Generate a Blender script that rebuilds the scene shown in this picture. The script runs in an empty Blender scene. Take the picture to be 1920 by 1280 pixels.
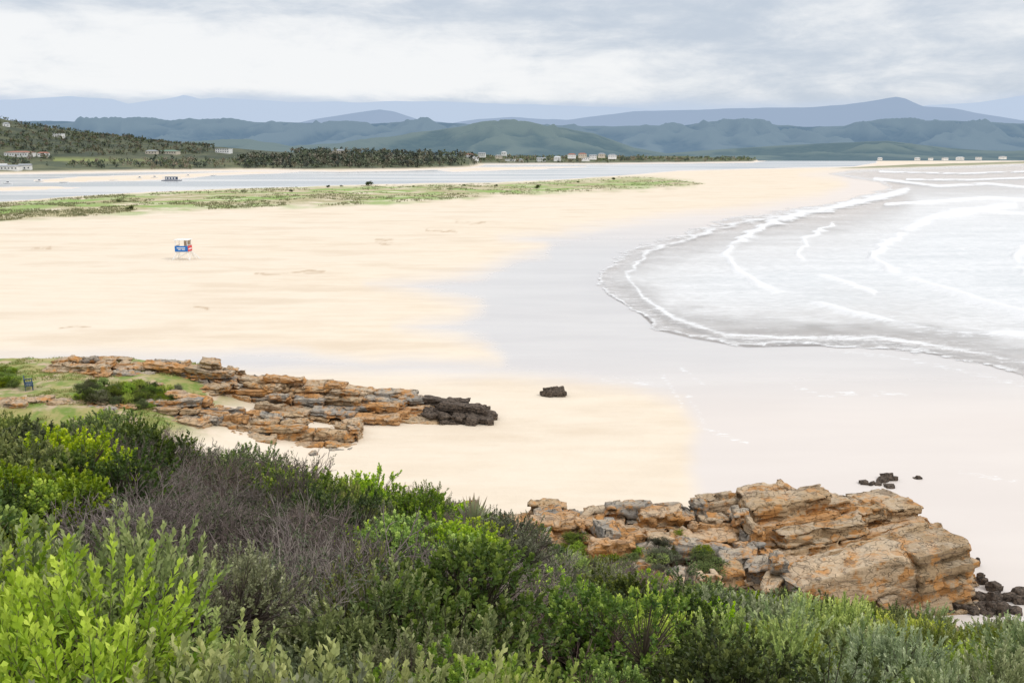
import bpy, math, numpy as np, time
from mathutils import Vector, Matrix
T0=time.time()
scene=bpy.context.scene
scene.view_settings.view_transform='Standard'; scene.view_settings.look='None'; scene.view_settings.exposure=0
F=1867.0; CAMZ=20.0
PITCH=math.atan(352/F); SP,CP=math.sin(PITCH),math.cos(PITCH)
# ---------------------------------------------------------------- survey helpers (bearing / depression -> place on the land)
def slope(v):
    q=(np.asarray(v,float)-640)/F
    return (SP+q*CP)/(CP-q*SP)
def bear(u,v):
    q=(np.asarray(v,float)-640)/F
    return ((np.asarray(u,float)-960)/F)/(CP-q*SP)
def AB(pts):
    p=np.array(pts,float); return np.stack([bear(p[:,0],p[:,1])*F, slope(p[:,1])*F],1)
def P(u,v,z=0.0):
    s=float(slope(v)); y=(CAMZ-z)/s
    return (float(bear(u,v))*y, y, z)
def SS(x,a=0.0,b=1.0):
    t=np.clip((x-a)/(b-a),0,1); return t*t*(3-2*t)
def _h(i,j,k):
    n=(i*374761393+j*668265263+k*1103515245)&0xffffffff
    n=((n^(n>>13))*1274126177)&0xffffffff
    n=((n^(n>>15))*2246822519)&0xffffffff
    return ((n^(n>>16))&0xffff)/65535.0
def vn(x,y,z=0.0):
    x,y,z=np.broadcast_arrays(np.asarray(x,float),np.asarray(y,float),np.asarray(z,float))
    i=np.floor(x).astype(np.int64); j=np.floor(y).astype(np.int64); k=np.floor(z).astype(np.int64)
    fx,fy,fz=x-i,y-j,z-k
    fx=fx*fx*(3-2*fx); fy=fy*fy*(3-2*fy); fz=fz*fz*(3-2*fz)
    def L(a,b,t): return a+(b-a)*t
    a=L(L(_h(i,j,k),_h(i+1,j,k),fx),L(_h(i,j+1,k),_h(i+1,j+1,k),fx),fy)
    b=L(L(_h(i,j,k+1),_h(i+1,j,k+1),fx),L(_h(i,j+1,k+1),_h(i+1,j+1,k+1),fx),fy)
    return L(a,b,fz)
def fbm(x,y,z=0.0,o=4):
    s=0;a=.5;f=1.0;t=0
    for _ in range(o):
        s=s+a*vn(x*f+17.3*_,y*f-9.1*_,np.asarray(z)*f); t+=a; a*=.5; f*=2.03
    return s/t
def sdf(poly,A,B):
    p=AB(poly); n=len(p); d=np.full(A.shape,1e18); ins=np.zeros(A.shape,bool)
    for i in range(n):
        x0,y0=p[i]; x1,y1=p[(i+1)%n]
        ex,ey=x1-x0,y1-y0; wx,wy=A-x0,B-y0
        t=np.clip((wx*ex+wy*ey)/(ex*ex+ey*ey+1e-9),0,1)
        d=np.minimum(d,(wx-ex*t)**2+(wy-ey*t)**2)
        c=((y0>B)!=(y1>B))&(A<(x1-x0)*(B-y0)/((y1-y0) if abs(y1-y0)>1e-9 else 1e-9)+x0)
        ins^=c
    d=np.sqrt(d); return np.where(ins,d,-d)
def pline(pts,A,B):
    p=AB(pts); d=np.full(A.shape,1e18)
    for i in range(len(p)-1):
        x0,y0=p[i]; x1,y1=p[i+1]; ex,ey=x1-x0,y1-y0; wx,wy=A-x0,B-y0
        t=np.clip((wx*ex+wy*ey)/(ex*ex+ey*ey+1e-9),0,1)
        d=np.minimum(d,(wx-ex*t)**2+(wy-ey*t)**2)
    return np.sqrt(d)
# ---------------------------------------------------------------- mesh helpers
COL=scene.collection
def mk(name,V,Fa,mat,attrs=None,smooth=False,parent=None,cols=None):
    V=np.asarray(V,np.float32); Fa=np.asarray(Fa,np.int32); k=Fa.shape[1]
    me=bpy.data.meshes.new(name)
    me.vertices.add(len(V)); me.vertices.foreach_set('co',V.ravel())
    me.loops.add(Fa.size); me.loops.foreach_set('vertex_index',Fa.ravel())
    me.polygons.add(len(Fa)); me.polygons.foreach_set('loop_start',np.arange(0,Fa.size,k,dtype=np.int32))
    me.update(calc_edges=True)
    if smooth: me.polygons.foreach_set('use_smooth',np.ones(len(Fa),bool))
    for n,a in (attrs or {}).items():
        at=me.attributes.new(n,'FLOAT','POINT'); at.data.foreach_set('value',np.asarray(a,np.float32).ravel())
    if cols is not None:
        at=me.attributes.new('Col','FLOAT_COLOR','POINT')
        c=np.ones((len(V),4),np.float32); c[:,:3]=cols; at.data.foreach_set('color',c.ravel())
    me.materials.append(mat); me.validate()
    ob=bpy.data.objects.new(name,me); COL.objects.link(ob)
    if parent: ob.parent=parent
    return ob
def pym(name,verts,faces,mat,parent=None,link=True):
    me=bpy.data.meshes.new(name); me.from_pydata(verts,[],faces); me.materials.append(mat); me.update()
    ob=bpy.data.objects.new(name,me); COL.objects.link(ob)
    if parent: ob.parent=parent
    return ob
BF=[(0,3,2,1),(4,5,6,7),(0,1,5,4),(1,2,6,5),(2,3,7,6),(3,0,4,7)]
def boxes(name,lst,mat,parent=None):
    V=[];Fc=[]
    for (x0,x1,y0,y1,z0,z1) in lst:
        b=len(V); V+=[(x0,y0,z0),(x1,y0,z0),(x1,y1,z0),(x0,y1,z0),(x0,y0,z1),(x1,y0,z1),(x1,y1,z1),(x0,y1,z1)]
        Fc+=[tuple(i+b for i in f) for f in BF]
    return pym(name,V,Fc,mat,parent)
def beams(name,segs,r,mat,parent=None,ns=6):
    V=[];Fc=[]
    for a,b in segs:
        a=Vector(a);b=Vector(b);d=(b-a).normalized(); u=d.orthogonal().normalized(); w=d.cross(u); s=len(V)
        for q in (a,b):
            for i in range(ns):
                t=2*math.pi*i/ns; V.append(tuple(q+r*(u*math.cos(t)+w*math.sin(t))))
        for i in range(ns):
            j=(i+1)%ns; Fc.append((s+i,s+j,s+ns+j,s+ns+i))
        Fc.append(tuple(s+i for i in range(ns))[::-1]); Fc.append(tuple(s+ns+i for i in range(ns)))
    return pym(name,V,Fc,mat,parent)
def empty(name,loc=(0,0,0),rz=0.0):
    e=bpy.data.objects.new(name,None); e.location=loc; e.rotation_euler=(0,0,rz); e.empty_display_size=.5; COL.objects.link(e); return e
# ---------------------------------------------------------------- node helpers
class NT:
    def __init__(s,name,world=False):
        if world: s.m=bpy.data.worlds.new(name)
        else: s.m=bpy.data.materials.new(name)
        s.m.use_nodes=True; s.t=s.m.node_tree; s.t.nodes.clear()
    def n(s,ty,**k):
        x=s.t.nodes.new(ty)
        for a,b in k.items(): setattr(x,a,b)
        return x
    def put(s,sock,v):
        if isinstance(v,bpy.types.NodeSocket): s.t.links.new(v,sock)
        elif v is not None:
            if isinstance(v,tuple) and len(v)==3 and sock.type=='RGBA': v=v+(1,)
            sock.default_value=v
    def math(s,op,a,b=None,c=None,clamp=False):
        x=s.n('ShaderNodeMath',operation=op,use_clamp=clamp); s.put(x.inputs[0],a); s.put(x.inputs[1],b); s.put(x.inputs[2],c); return x.outputs[0]
    def mix(s,f,a,b,bt='MIX'):
        x=s.n('ShaderNodeMix',data_type='RGBA',blend_type=bt); s.put(x.inputs[0],f); s.put(x.inputs[6],a); s.put(x.inputs[7],b); return x.outputs[2]
    def ss(s,v,a,b,lo=0.0,hi=1.0):
        x=s.n('ShaderNodeMapRange',interpolation_type='SMOOTHSTEP'); s.put(x.inputs[0],v); s.put(x.inputs[1],a); s.put(x.inputs[2],b); s.put(x.inputs[3],lo); s.put(x.inputs[4],hi); return x.outputs[0]
    def noise(s,vec,sc,det=4.0,ro=.55,dist=0.0):
        x=s.n('ShaderNodeTexNoise'); s.put(x.inputs['Vector'],vec); s.put(x.inputs['Scale'],sc); x.inputs['Detail'].default_value=det; x.inputs['Roughness'].default_value=ro; x.inputs['Distortion'].default_value=dist; return x.outputs[0]
    def attr(s,name,o='Fac'):
        x=s.n('ShaderNodeAttribute',attribute_name=name); return x.outputs[o]
    def pos(s): return s.n('ShaderNodeNewGeometry').outputs['Position']
    def mapv(s,vec,sc,rot=(0,0,0)):
        x=s.n('ShaderNodeMapping'); s.put(x.inputs[0],vec); x.inputs['Scale'].default_value=sc; x.inputs['Rotation'].default_value=rot; return x.outputs[0]
    def bump(s,h,st,d):
        x=s.n('ShaderNodeBump'); s.put(x.inputs['Height'],h); s.put(x.inputs['Strength'],st); x.inputs['Distance'].default_value=d; return x.outputs[0]
    def bsdf(s,col,ro=.8,spec=.5,nor=None,alpha=None):
        x=s.n('ShaderNodeBsdfPrincipled'); s.put(x.inputs['Base Color'],col); s.put(x.inputs['Roughness'],ro); s.put(x.inputs['Specular IOR Level'],spec)
        if nor is not None: s.put(x.inputs['Normal'],nor)
        if alpha is not None: s.put(x.inputs['Alpha'],alpha)
        return x.outputs[0]
    def out(s,sh):
        o=s.n('ShaderNodeOutputMaterial'); s.t.links.new(sh,o.inputs[0]); return s.m
def simple(name,col,ro=.7,var=.12,sc=3.0):
    m=NT(name); nz=m.noise(m.pos(),sc,3.0)
    f=m.ss(nz,.3,.7,1-var,1+var)
    x=m.n('ShaderNodeHueSaturation'); m.put(x.inputs['Color'],col); m.put(x.inputs['Value'],f)
    return m.out(m.bsdf(x.outputs[0],ro,.3))
# ---------------------------------------------------------------- shoreline maps
SEA=[(3200,301),(1920,307),(1740,313),(1600,319),(1555,326),(1590,333),(1650,342),(1668,352),(1600,372),(1560,385),(1400,405),(1330,420),(1270,440),(1200,460),(1140,497),(1118,520),(1140,555),(1195,585),(1230,620),(1300,636),(1400,652),(1500,650),(1600,650),(1720,660),(1840,682),(1920,705),(2100,760),(3200,900)]
DRY1=[(-2500,250),(-2500,675),(0,664),(300,658),(560,655),(700,672),(930,672),(900,650),(850,635),(740,612),(860,592),(890,574),(800,552),(690,532),(800,520),(900,505),(945,482),(1015,462),(940,447),(1080,425),(1200,405),(1400,385),(1540,362),(1585,346),(1570,338),(1500,328),(1560,318),(1640,311),(1920,303),(3200,298),(3200,250)]
DRY2=[(-900,703),(300,700),(640,703),(800,708),(1000,718),(1180,733),(1275,760),(1300,800),(1285,850),(1290,900),(1310,960),(1420,1010),(1500,1100),(1560,1700),(-900,1700)]
FARSH=[(-2500,327),(0,325),(250,321),(500,318),(640,320),(760,318),(880,314),(900,308),(1190,306.5),(1410,304),(1425,300),(1640,299),(1920,298),(3200,297.5),(3200,200),(-2500,200)]
LAG=[(-2500,337),(-600,332),(0,327),(250,323),(500,320),(640,322),(760,320),(880,316),(910,309),(1190,307.5),(1410,305),(1440,301),(1640,300.5),(1645,305),(1600,312.5),(1420,316),(1270,320),(1180,328),(1060,336),(930,342),(800,343),(680,346),(560,351),(420,354),(250,361),(100,371),(0,378),(-300,390),(-2500,400)]
BARS=[[(150,331),(300,327),(480,321),(560,322),(520,325),(400,329),(350,334),(260,339),(80,342),(60,338)],[(820,319),(900,313),(1100,312.5),(1010,317),(850,322)],[(-200,352),(100,349),(160,352),(20,358),(-200,362)]]
DUNE=[(-900,392),(0,382),(200,367),(400,357),(640,350),(900,347),(1060,340),(1180,332),(1260,336),(1320,346),(1200,355),(1000,364),(860,373),(760,381),(620,387),(500,389),(300,397),(230,404),(100,409),(0,415),(-900,440)]
SPIT=[(1560,316),(1700,309),(1920,303),(2600,300),(2600,303),(1920,307),(1720,314),(1600,316.5)]
FIELD=[(100,294),(300,289),(480,288),(500,294),(380,302),(100,302)]
CREST=np.array([(-900,780),(-300,790),(0,812),(100,805),(200,825),(300,850),(450,880),(560,918),(700,948),(850,972),(950,1005),(1010,1060),(1200,1098),(1400,1140),(1600,1168),(1800,1212),(1920,1222),(2400,1245),(3500,1270)],float)
LH=np.array([(-1500,150),(-600,190),(0,224),(60,240),(130,257),(200,266),(280,273),(360,281),(440,288),(520,295),(600,300)],float)
YC=30.0; D0=1.3
def hill_top(x,y):
    yy=np.maximum(y,3.0); u=960+F*x/yy*.96
    sc=slope(np.interp(u,CREST[:,0],CREST[:,1])); k=(sc*YC-D0)/YC
    D=D0+k*np.maximum(y,-3)+np.where(y>YC,.035*(y-YC)**2,0)
    return CAMZ-D
def headland(x,y):
    w=3.1*SS(-13-x,0,17)*SS(y,58,66)*(1-SS(y,81,88+2*vn(x*.2,3.3)))
    return w*(.86+.28*fbm(x*.25,y*.25,5.0))
def gz(x,y,full=False):
    x=np.asarray(x,float); y=np.asarray(y,float)
    yy=np.maximum(y,5.0); A=F*x/yy; B=F*CAMZ/yy
    sea=sdf(SEA,A,B); lag=sdf(LAG,A,B)
    for b in BARS: lag=np.minimum(lag,-sdf(b,A,B))
    dune=sdf(DUNE,A,B); far=sdf(FARSH,A,B)
    z=.25*(fbm(x/40,y/40)-.5)*SS(-sea,10,60)
    z=z-.5*SS(sea,-1,14)-.5*SS(lag,-.8,2.5)
    z=z+SS(dune,-6,8)*(.25+1.6*(y/500.)**.6*fbm(x/14,y/22,2.0,3)-.3)
    z=z+SS(far,-.6,.8)*(1.5+2*fbm(x/60,y/60))+np.clip(far,0,9)*1.15*(y<4200)
    u=960+A
    lh=CAMZ-slope(np.interp(u,LH[:,0],LH[:,1]))*1600-3
    lhm=SS(y,1180,1600)*(1-SS(y,1700,2400))*SS(far,0,2)
    z=z+np.maximum(lh,0)*lhm*(.75+.35*fbm(x/120,y/120,7.0)*1.4-.2*(1-SS(y,1400,1600)))
    hd=headland(x,y); z=z+hd
    hh=hill_top(x,y)-1.15+.5*(fbm(x/3,y/3,9.0)-.5)
    z2=np.maximum(z,hh)
    if full: return z2,dict(sea=sea,lag=lag,dune=dune,far=far,head=hd,hill=hh-z,A=A,lh=np.maximum(lh,0)*lhm)
    return z2
def hit(u,v):
    s=float(slope(v)); b=float(bear(u,v)); y=np.concatenate([np.linspace(3,130,1200),np.geomspace(130,9000,1500)])
    g=gz(b*y,y); r=CAMZ-s*y; i=np.argmax(r<g)
    if r[i]>=g[i]: i=len(y)-1
    return (b*y[i],y[i],float(g[i]))
# ---------------------------------------------------------------- ground
ta=np.concatenate([-np.geomspace(3.0,.62,26)[:-1],np.linspace(-.62,.62,660),np.geomspace(.62,3.0,26)[1:]])
rb=np.concatenate([np.geomspace(.8,28,70)[:-1],F*CAMZ/np.arange(F*CAMZ/28.,14.,-2.0),])
rb=np.unique(np.concatenate([rb,np.geomspace(900,2600,110),np.geomspace(2600,30000,40),np.geomspace(28,50,60)]))
def grid(ta,rb):
    Y,Tt=np.meshgrid(rb,ta,indexing='ij'); return Tt*Y,Y
def gfaces(nr,nc):
    i=np.arange(nr-1)[:,None]*nc+np.arange(nc-1)[None,:]
    return np.stack([i,i+1,i+nc+1,i+nc],-1).reshape(-1,4)
X,Y=grid(ta,rb)
Z,M=gz(X,Y,True)
A=F*X/Y; B=F*(CAMZ-np.minimum(Z,6))/Y; B0=F*CAMZ/Y
wob=(fbm(X/9,Y/14,1.5)-.5)
d1=sdf(DRY1,A,B0); d2=sdf(DRY2,A,B0)
wide=fbm(X/30,Y/40,6.)
dry=np.maximum(d1+wob*22*SS(B0,30,150),d2+wob*26)
wet=1-np.clip((dry+16+24*wide*SS(B0,60,200))/(26+42*wide*SS(B0,60,200)),0,1)
wet=wet*(1-SS(M['dune'],-4,0))
wet=np.where(M['lag']>-1.5,.7,wet)
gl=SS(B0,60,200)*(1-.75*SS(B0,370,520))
ledges=[[(478,514),(540,513),(575,508),(608,508)],[(712,456),(750,457)],[(705,450),(735,451)],[(800,432),(855,434)],[(855,416),(910,419)],[(365,573),(390,580)],[(112,616),(140,613),(170,615)],[(60,466),(95,465)],[(540,873),(600,877)]]
led=np.full(X.shape,1e9)
for l in ledges: led=np.minimum(led,pline(l,A,B0+(fbm(X*.35,Y*.35,4.)-.5)*9))
led=np.exp(-(led/1.7)**2)*SS(fbm(X*.5,Y*.5,3.),.32,.5)
fl=[[(1275,690),(1320,720)],[(1290,745),(1325,800)],[(1310,800),(1400,830)],[(1485,722),(1540,742),(1600,738),(1700,740)],[(1800,885),(1880,900),(1920,905)],[(1240,700),(1280,760)],[(1130,713),(1240,722)],[(1560,655),(1700,672),(1920,722)]]
fo=np.full(X.shape,1e9)
for l in fl: fo=np.minimum(fo,pline(l,A,B0))
fo=np.exp(-(fo/13.0)**2)
far=SS(M['far'],-.3,.5); field=sdf(FIELD,A,F*(CAMZ-Z)/Y)
spit=SS(sdf(SPIT,A,B0),-.5,.8)
Z=Z+.9*spit*fbm(X/40,Y/80)*2
duneg=SS(M['dune']+wob*14,-5,6)
headg=SS(M['head'],.9,2.2)
hillm=SS(M['hill'],-.3,.2)
V=np.stack([X,Y,Z],-1).reshape(-1,3)
m=NT('sand_ground')
pos=m.pos()
n1=m.noise(pos,.02,4.0); n2=m.noise(pos,.35,5.0); n3=m.noise(m.mapv(pos,(.35,1,1),(0,0,.15)),.4,6.0,.6); n4=m.noise(pos,9.0,3.0)
drycol=m.mix(m.ss(n3,.35,.68),(.745,.65,.525),(.69,.585,.455))
drycol=m.mix(m.ss(n1,.35,.7,0,.6),drycol,(.74,.655,.54))
drycol=m.mix(m.ss(m.noise(m.mapv(pos,(.4,1,1)),.09,6.0,.62),.48,.66,0,.65),drycol,(.63,.52,.395))
wetcol=m.mix(m.ss(m.noise(m.mapv(pos,(.3,1,1)),.10,5.0),.35,.65),(.66,.625,.60),(.605,.57,.55))
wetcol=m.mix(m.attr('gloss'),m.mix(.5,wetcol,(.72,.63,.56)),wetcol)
w=m.ss(m.math('ADD',m.attr('wet'),m.math('MULTIPLY',m.math('SUBTRACT',n3,.5),.5)),.0,1.0)
col=m.mix(w,drycol,wetcol)
gn=m.noise(m.mapv(pos,(.5,1,1)),.09,6.0,.65); gn2=m.noise(pos,.7,5.0,.7)
gcol=m.mix(m.ss(gn2,.35,.65),(.28,.26,.12),(.48,.42,.25)); gcol=m.mix(m.ss(m.noise(pos,.03,4.0),.44,.56),gcol,(.23,.34,.08))
gf=m.math('MULTIPLY',m.attr('dune'),m.ss(m.math('ADD',m.math('MULTIPLY',gn,.75),m.math('MULTIPLY',gn2,.3)),.39,.52))
col=m.mix(gf,col,gcol)
hg=m.math('MULTIPLY',m.attr('headg'),m.ss(m.noise(pos,.5,5.0),.36,.52))
col=m.mix(m.attr('headg'),col,(.48,.37,.25))
col=m.mix(hg,col,m.mix(m.ss(gn2,.4,.6),(.16,.23,.04),(.33,.30,.11)))
fcol=m.mix(m.ss(m.noise(pos,.02,5.0,.65),.4,.6),(.05,.07,.035),(.12,.13,.06))
fcol=m.mix(m.attr('field'),fcol,(.32,.37,.10))
fcol=m.mix(m.attr('lhill'),fcol,m.mix(m.ss(m.noise(pos,.025,5.0,.7),.42,.62),(.035,.05,.028),(.09,.10,.05)))
col=m.mix(m.attr('far'),col,fcol); col=m.mix(m.attr('spit'),col,(.27,.27,.16))
col=m.mix(m.math('MULTIPLY',m.attr('ledge'),.75),col,(.42,.29,.17))
fz=m.ss(m.math('ADD',m.math('MULTIPLY',m.attr('foam'),.5),m.noise(m.mapv(pos,(.5,1,1)),1.3,7.0,.75)),.98,1.11)
col=m.mix(m.math('MULTIPLY',fz,.8),col,(.80,.80,.80))
scol=m.mix(m.ss(n2,.4,.6),(.055,.045,.03),(.07,.085,.03))
col=m.mix(m.attr('hill'),col,scol)
ro=m.math('SUBTRACT',.9,m.math('MULTIPLY',m.math('MULTIPLY',w,m.math('SUBTRACT',1.0,m.attr('notwater'))),m.math('ADD',.25,m.math('MULTIPLY',m.attr('gloss'),.5))))
hgt=m.math('ADD',m.math('MULTIPLY',n2,1.0),m.math('MULTIPLY',n4,.06))
bmp=m.bump(hgt,m.math('SUBTRACT',.5,m.math('MULTIPLY',w,.485)),.4)
GM=m.out(m.bsdf(col,ro,.5,bmp))
ground=mk('ground',V,gfaces(*X.shape),GM,dict(wet=wet,gloss=gl,dune=duneg,headg=headg,far=far,field=SS(field,-1,1.5),spit=spit,ledge=led,foam=fo,hill=hillm,lhill=SS(M['lh'],2,10),notwater=np.maximum(far,hillm)),smooth=True)
print('ground',time.time()-T0)
# ---------------------------------------------------------------- lagoon water
lg=M['lag']>-3.5; fc=gfaces(*X.shape)
keep=(lg.ravel()[fc]).any(1)
f2=fc[keep]; idx,inv=np.unique(f2,return_inverse=True); Vl=V[idx].copy(); Vl[:,2]=-.16
m=NT('lagoon_water'); pos=m.pos()
nb=m.noise(m.mapv(pos,(.3,1,1)),.25,4.0)
c=m.mix(m.ss(m.noise(m.mapv(pos,(.2,1,1)),.012,5.0),.40,.58),(.38,.41,.43),(.66,.655,.64))
LM=m.out(m.bsdf(c,.22,.4,m.bump(nb,.12,.3)))
mk('lagoon_water',Vl,inv.reshape(-1,4),LM,smooth=True)
# ---------------------------------------------------------------- sea
ta2=np.concatenate([np.linspace(.03,.62,560),np.geomspace(.62,3.0,26)[1:]])
rb2=np.unique(np.concatenate([F*CAMZ/np.arange(760.,14.,-1.3),np.geomspace(2400,30000,40)]))
X2,Y2=grid(ta2,rb2); A2=F*X2/Y2; B2=F*CAMZ/Y2
sd=sdf(SEA,A2,B2)
sdw=sd+(fbm(X2/3.5,Y2/5,3.0,5)-.5)*30*SS(B2,40,250)+(fbm(X2/14,Y2/20,8.0,3)-.5)*16*SS(B2,30,100)
W0=[(1560,395),(1400,415),(1290,445),(1210,480),(1180,515),(1200,555),(1270,600),(1360,628),(1480,632),(1650,635),(1800,655),(1920,678),(2300,740)]
W1=[(1700,358),(1640,372),(1500,400),(1440,420),(1385,455),(1362,480),(1385,510),(1430,540),(1500,560),(1600,590),(1700,610),(1800,625),(1920,632),(2300,660)]
W2=[(1900,385),(1760,405),(1700,430),(1650,465),(1638,487),(1670,510),(1740,535),(1830,565),(1920,590),(2300,640)]
W3=[(2100,420),(1960,450),(1900,480),(1920,510),(2100,550)]
W4=[(1640,335),(1760,350),(1850,345),(1920,352),(2200,356)]; W5=[(1650,322),(1800,326),(1920,322),(2200,325)]; W6=[(1660,385),(1740,380),(1850,372),(1920,376),(2200,380)]; W7=[(1560,420),(1510,450),(1500,480),(1540,515),(1640,550)]
W8=[(1700,337),(1820,338),(1920,334),(2200,336)]; W9=[(1780,395),(1850,398),(1920,402),(2200,410)]
wv=(fbm(X2/6,Y2/10,4.0,5)-.5)*34*SS(B2,30,200)
cr=np.zeros(X2.shape); zz=np.zeros(X2.shape)
for l,wd,am in ((W0,3.5,.02),(W1,5.5,.45),(W2,6,.6),(W3,6,.6),(W4,2.2,.8),(W5,1.4,.8),(W6,2.8,.8),(W7,3.5,.25),(W8,1.6,.7),(W9,2.4,.5)):
    dd=pline(l,A2+wv,B2+wv*.4); g=np.exp(-(dd/wd)**2)*SS(fbm(X2/12,Y2/20,wd,3),.22,.48)*(.55 if am<.1 else 1); cr=np.maximum(cr,g); zz=zz+am*g
zz=zz+.26*(fbm(X2/2.2,Y2/1.2,2.0,4)-.5)*SS(sd,15,80)+.7*(fbm(X2/18,Y2/7,12.0,3)-.5)*SS(sd,40,200)
fc2=gfaces(*X2.shape); keep=(sdw.ravel()[fc2]>-3).any(1); f2=fc2[keep]; idx,inv=np.unique(f2,return_inverse=True)
V2=np.stack([X2,Y2,.05+np.maximum(zz,-.02)*SS(sd,2,20)],-1).reshape(-1,3)[idx]
m=NT('sea_surf'); pos=m.pos(); sda=m.attr('sd')
na=m.noise(m.mapv(pos,(.5,1,1)),1.1,9.0,.76,.5); nb=m.noise(m.mapv(pos,(.3,1,1)),.11,6.0,.62); nc=m.noise(m.mapv(pos,(.5,1,1)),.9,5.0)
edge=m.ss(sda,8.,0.)
ff=m.math('ADD',m.math('MULTIPLY',na,1.5),m.math('MULTIPLY',nb,.7))
ff=m.math('ADD',ff,m.ss(sda,5.,160.,0.,.10)); ff=m.math('ADD',ff,m.math('MULTIPLY',m.attr('crest'),.55)); ff=m.math('ADD',ff,m.math('MULTIPLY',edge,.25))
fac=m.ss(ff,.86,1.50)
wc=m.mix(m.ss(sda,0.,160.),(.60,.575,.555),(.55,.58,.60))
c=m.mix(fac,wc,(.75,.76,.775))
al=m.ss(m.math('ADD',sda,m.math('MULTIPLY',m.math('SUBTRACT',na,.5),26.)),-1.,2.5)
inner=m.math('MAXIMUM',m.ss(sda,5.,70.,.35,1.),fac)
al=m.math('MULTIPLY',al,inner)
SM=m.out(m.bsdf(c,m.ss(fac,0.,1.,.35,.75),.3,m.bump(m.math('ADD',na,m.math('MULTIPLY',nc,1.5)),.5,.3),al))
mk('sea',V2,inv.reshape(-1,4),SM,dict(sd=sdw.ravel()[idx],crest=cr.ravel()[idx]),smooth=True)
print('sea',time.time()-T0)
# ---------------------------------------------------------------- hills and mountains
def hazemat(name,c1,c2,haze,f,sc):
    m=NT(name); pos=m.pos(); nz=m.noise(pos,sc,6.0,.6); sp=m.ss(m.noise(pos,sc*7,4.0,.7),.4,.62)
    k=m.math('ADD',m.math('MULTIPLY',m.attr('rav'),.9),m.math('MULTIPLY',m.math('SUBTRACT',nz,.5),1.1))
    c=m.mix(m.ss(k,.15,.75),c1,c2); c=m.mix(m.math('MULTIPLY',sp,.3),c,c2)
    a=m.bsdf(c,.95,.1); e=m.n('ShaderNodeEmission'); m.put(e.inputs[0],haze); e.inputs[1].default_value=1.0  # airlight painted in: haze-coloured emission mixed over the slope colour
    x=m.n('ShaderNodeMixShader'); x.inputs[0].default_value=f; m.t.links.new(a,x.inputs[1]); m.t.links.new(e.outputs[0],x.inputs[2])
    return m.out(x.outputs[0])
def ridge(name,knots,dist,foot,depth,mat,rough,nr=90,seed=0.,nc=1000,wl=700.):
    k=np.array(knots,float); t=np.linspace(-.85,.85,nc); r=np.linspace(dist-foot,dist+depth,nr)
    Xr,Yr=grid(t,r); u=960+F*t*.985
    cz=CAMZ-slope(np.interp(u,k[:,0],k[:,1]))*dist
    cz=np.maximum(cz,-20)[None,:]
    pr=SS(Yr,dist-foot,dist)**.8*(1-.6*SS(Yr,dist,dist+depth))
    xx=Xr/wl; yy=Yr/wl
    w=(fbm(xx*.6,yy*.6,seed+5)-.5)*2.2
    rd=1-np.abs(2*fbm(xx+w,yy*.45+w*.5,seed,4)-1)*2.2
    rd2=1-np.abs(2*fbm(xx*3+w,yy*1.0,seed+3,3)-1)*2
    fl=4*pr*(1-np.clip(pr,0,1))+.05
    z=cz*pr*(1+rough*(rd-.75)*fl+rough*.5*(rd2-.6)*fl)
    z+= (fbm(xx*6,yy*6,seed+9,3)-.5)*.03*cz*pr
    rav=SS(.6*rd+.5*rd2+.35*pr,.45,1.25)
    return mk(name,np.stack([Xr,Yr,z-2],-1).reshape(-1,3),gfaces(nr,nc),mat,dict(rav=rav),smooth=True)
N1=[(-900,250),(-400,262),(100,262),(300,268),(480,262),(560,274),(650,268),(740,258),(830,243),(920,231),(1000,232),(1060,240),(1110,250),(1180,276),(1240,287),(1330,280),(1450,272),(1560,266),(1640,264),(1750,277),(1850,283),(1920,280),(2600,270)]
N2=[(-900,226),(0,226),(50,228),(150,225),(250,226),(400,225),(520,231),(600,228),(700,229),(800,226),(900,231),(1000,232),(1090,238),(1130,238),(1230,236),(1320,229),(1400,227),(1440,236),(1560,236),(1580,228),(1680,226),(1800,228),(1920,231),(2700,228)]
N3=[(-900,262),(400,260),(530,240),(600,224),(660,214),(722,204),(745,208),(790,224),(850,232),(900,223),(960,220),(1060,225),(1180,210),(1290,206),(1400,204),(1500,201),(1560,196),(1625,187),(1650,183),(1668,186),(1700,200),(1760,206),(1830,218),(1900,228),(2000,232),(2700,235)]
N4=[(-900,195),(-200,180),(0,184),(60,188),(110,183),(160,180),(240,184),(270,193),(330,187),(370,181),(400,187),(430,183),(500,187),(560,191),(800,190),(1000,196),(1250,206),(1500,214),(1650,205),(1740,196),(1800,191),(1880,180),(1920,176),(2700,165)]
ridge('hills',N1,4600,1900,900,hazemat('hill_scrub_near_haze',(.02,.045,.035),(.12,.145,.10),(.22,.33,.43),.48,.004),.8,wl=440,seed=1.)
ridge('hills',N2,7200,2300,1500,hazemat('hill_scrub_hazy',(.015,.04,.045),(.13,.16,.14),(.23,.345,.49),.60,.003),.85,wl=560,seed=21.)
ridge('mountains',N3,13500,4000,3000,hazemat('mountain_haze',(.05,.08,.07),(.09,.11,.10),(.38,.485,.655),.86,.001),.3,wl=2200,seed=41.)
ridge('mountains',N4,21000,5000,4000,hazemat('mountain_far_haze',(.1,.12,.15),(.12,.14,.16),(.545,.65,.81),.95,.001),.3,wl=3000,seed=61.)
print('hills',time.time()-T0)
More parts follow.
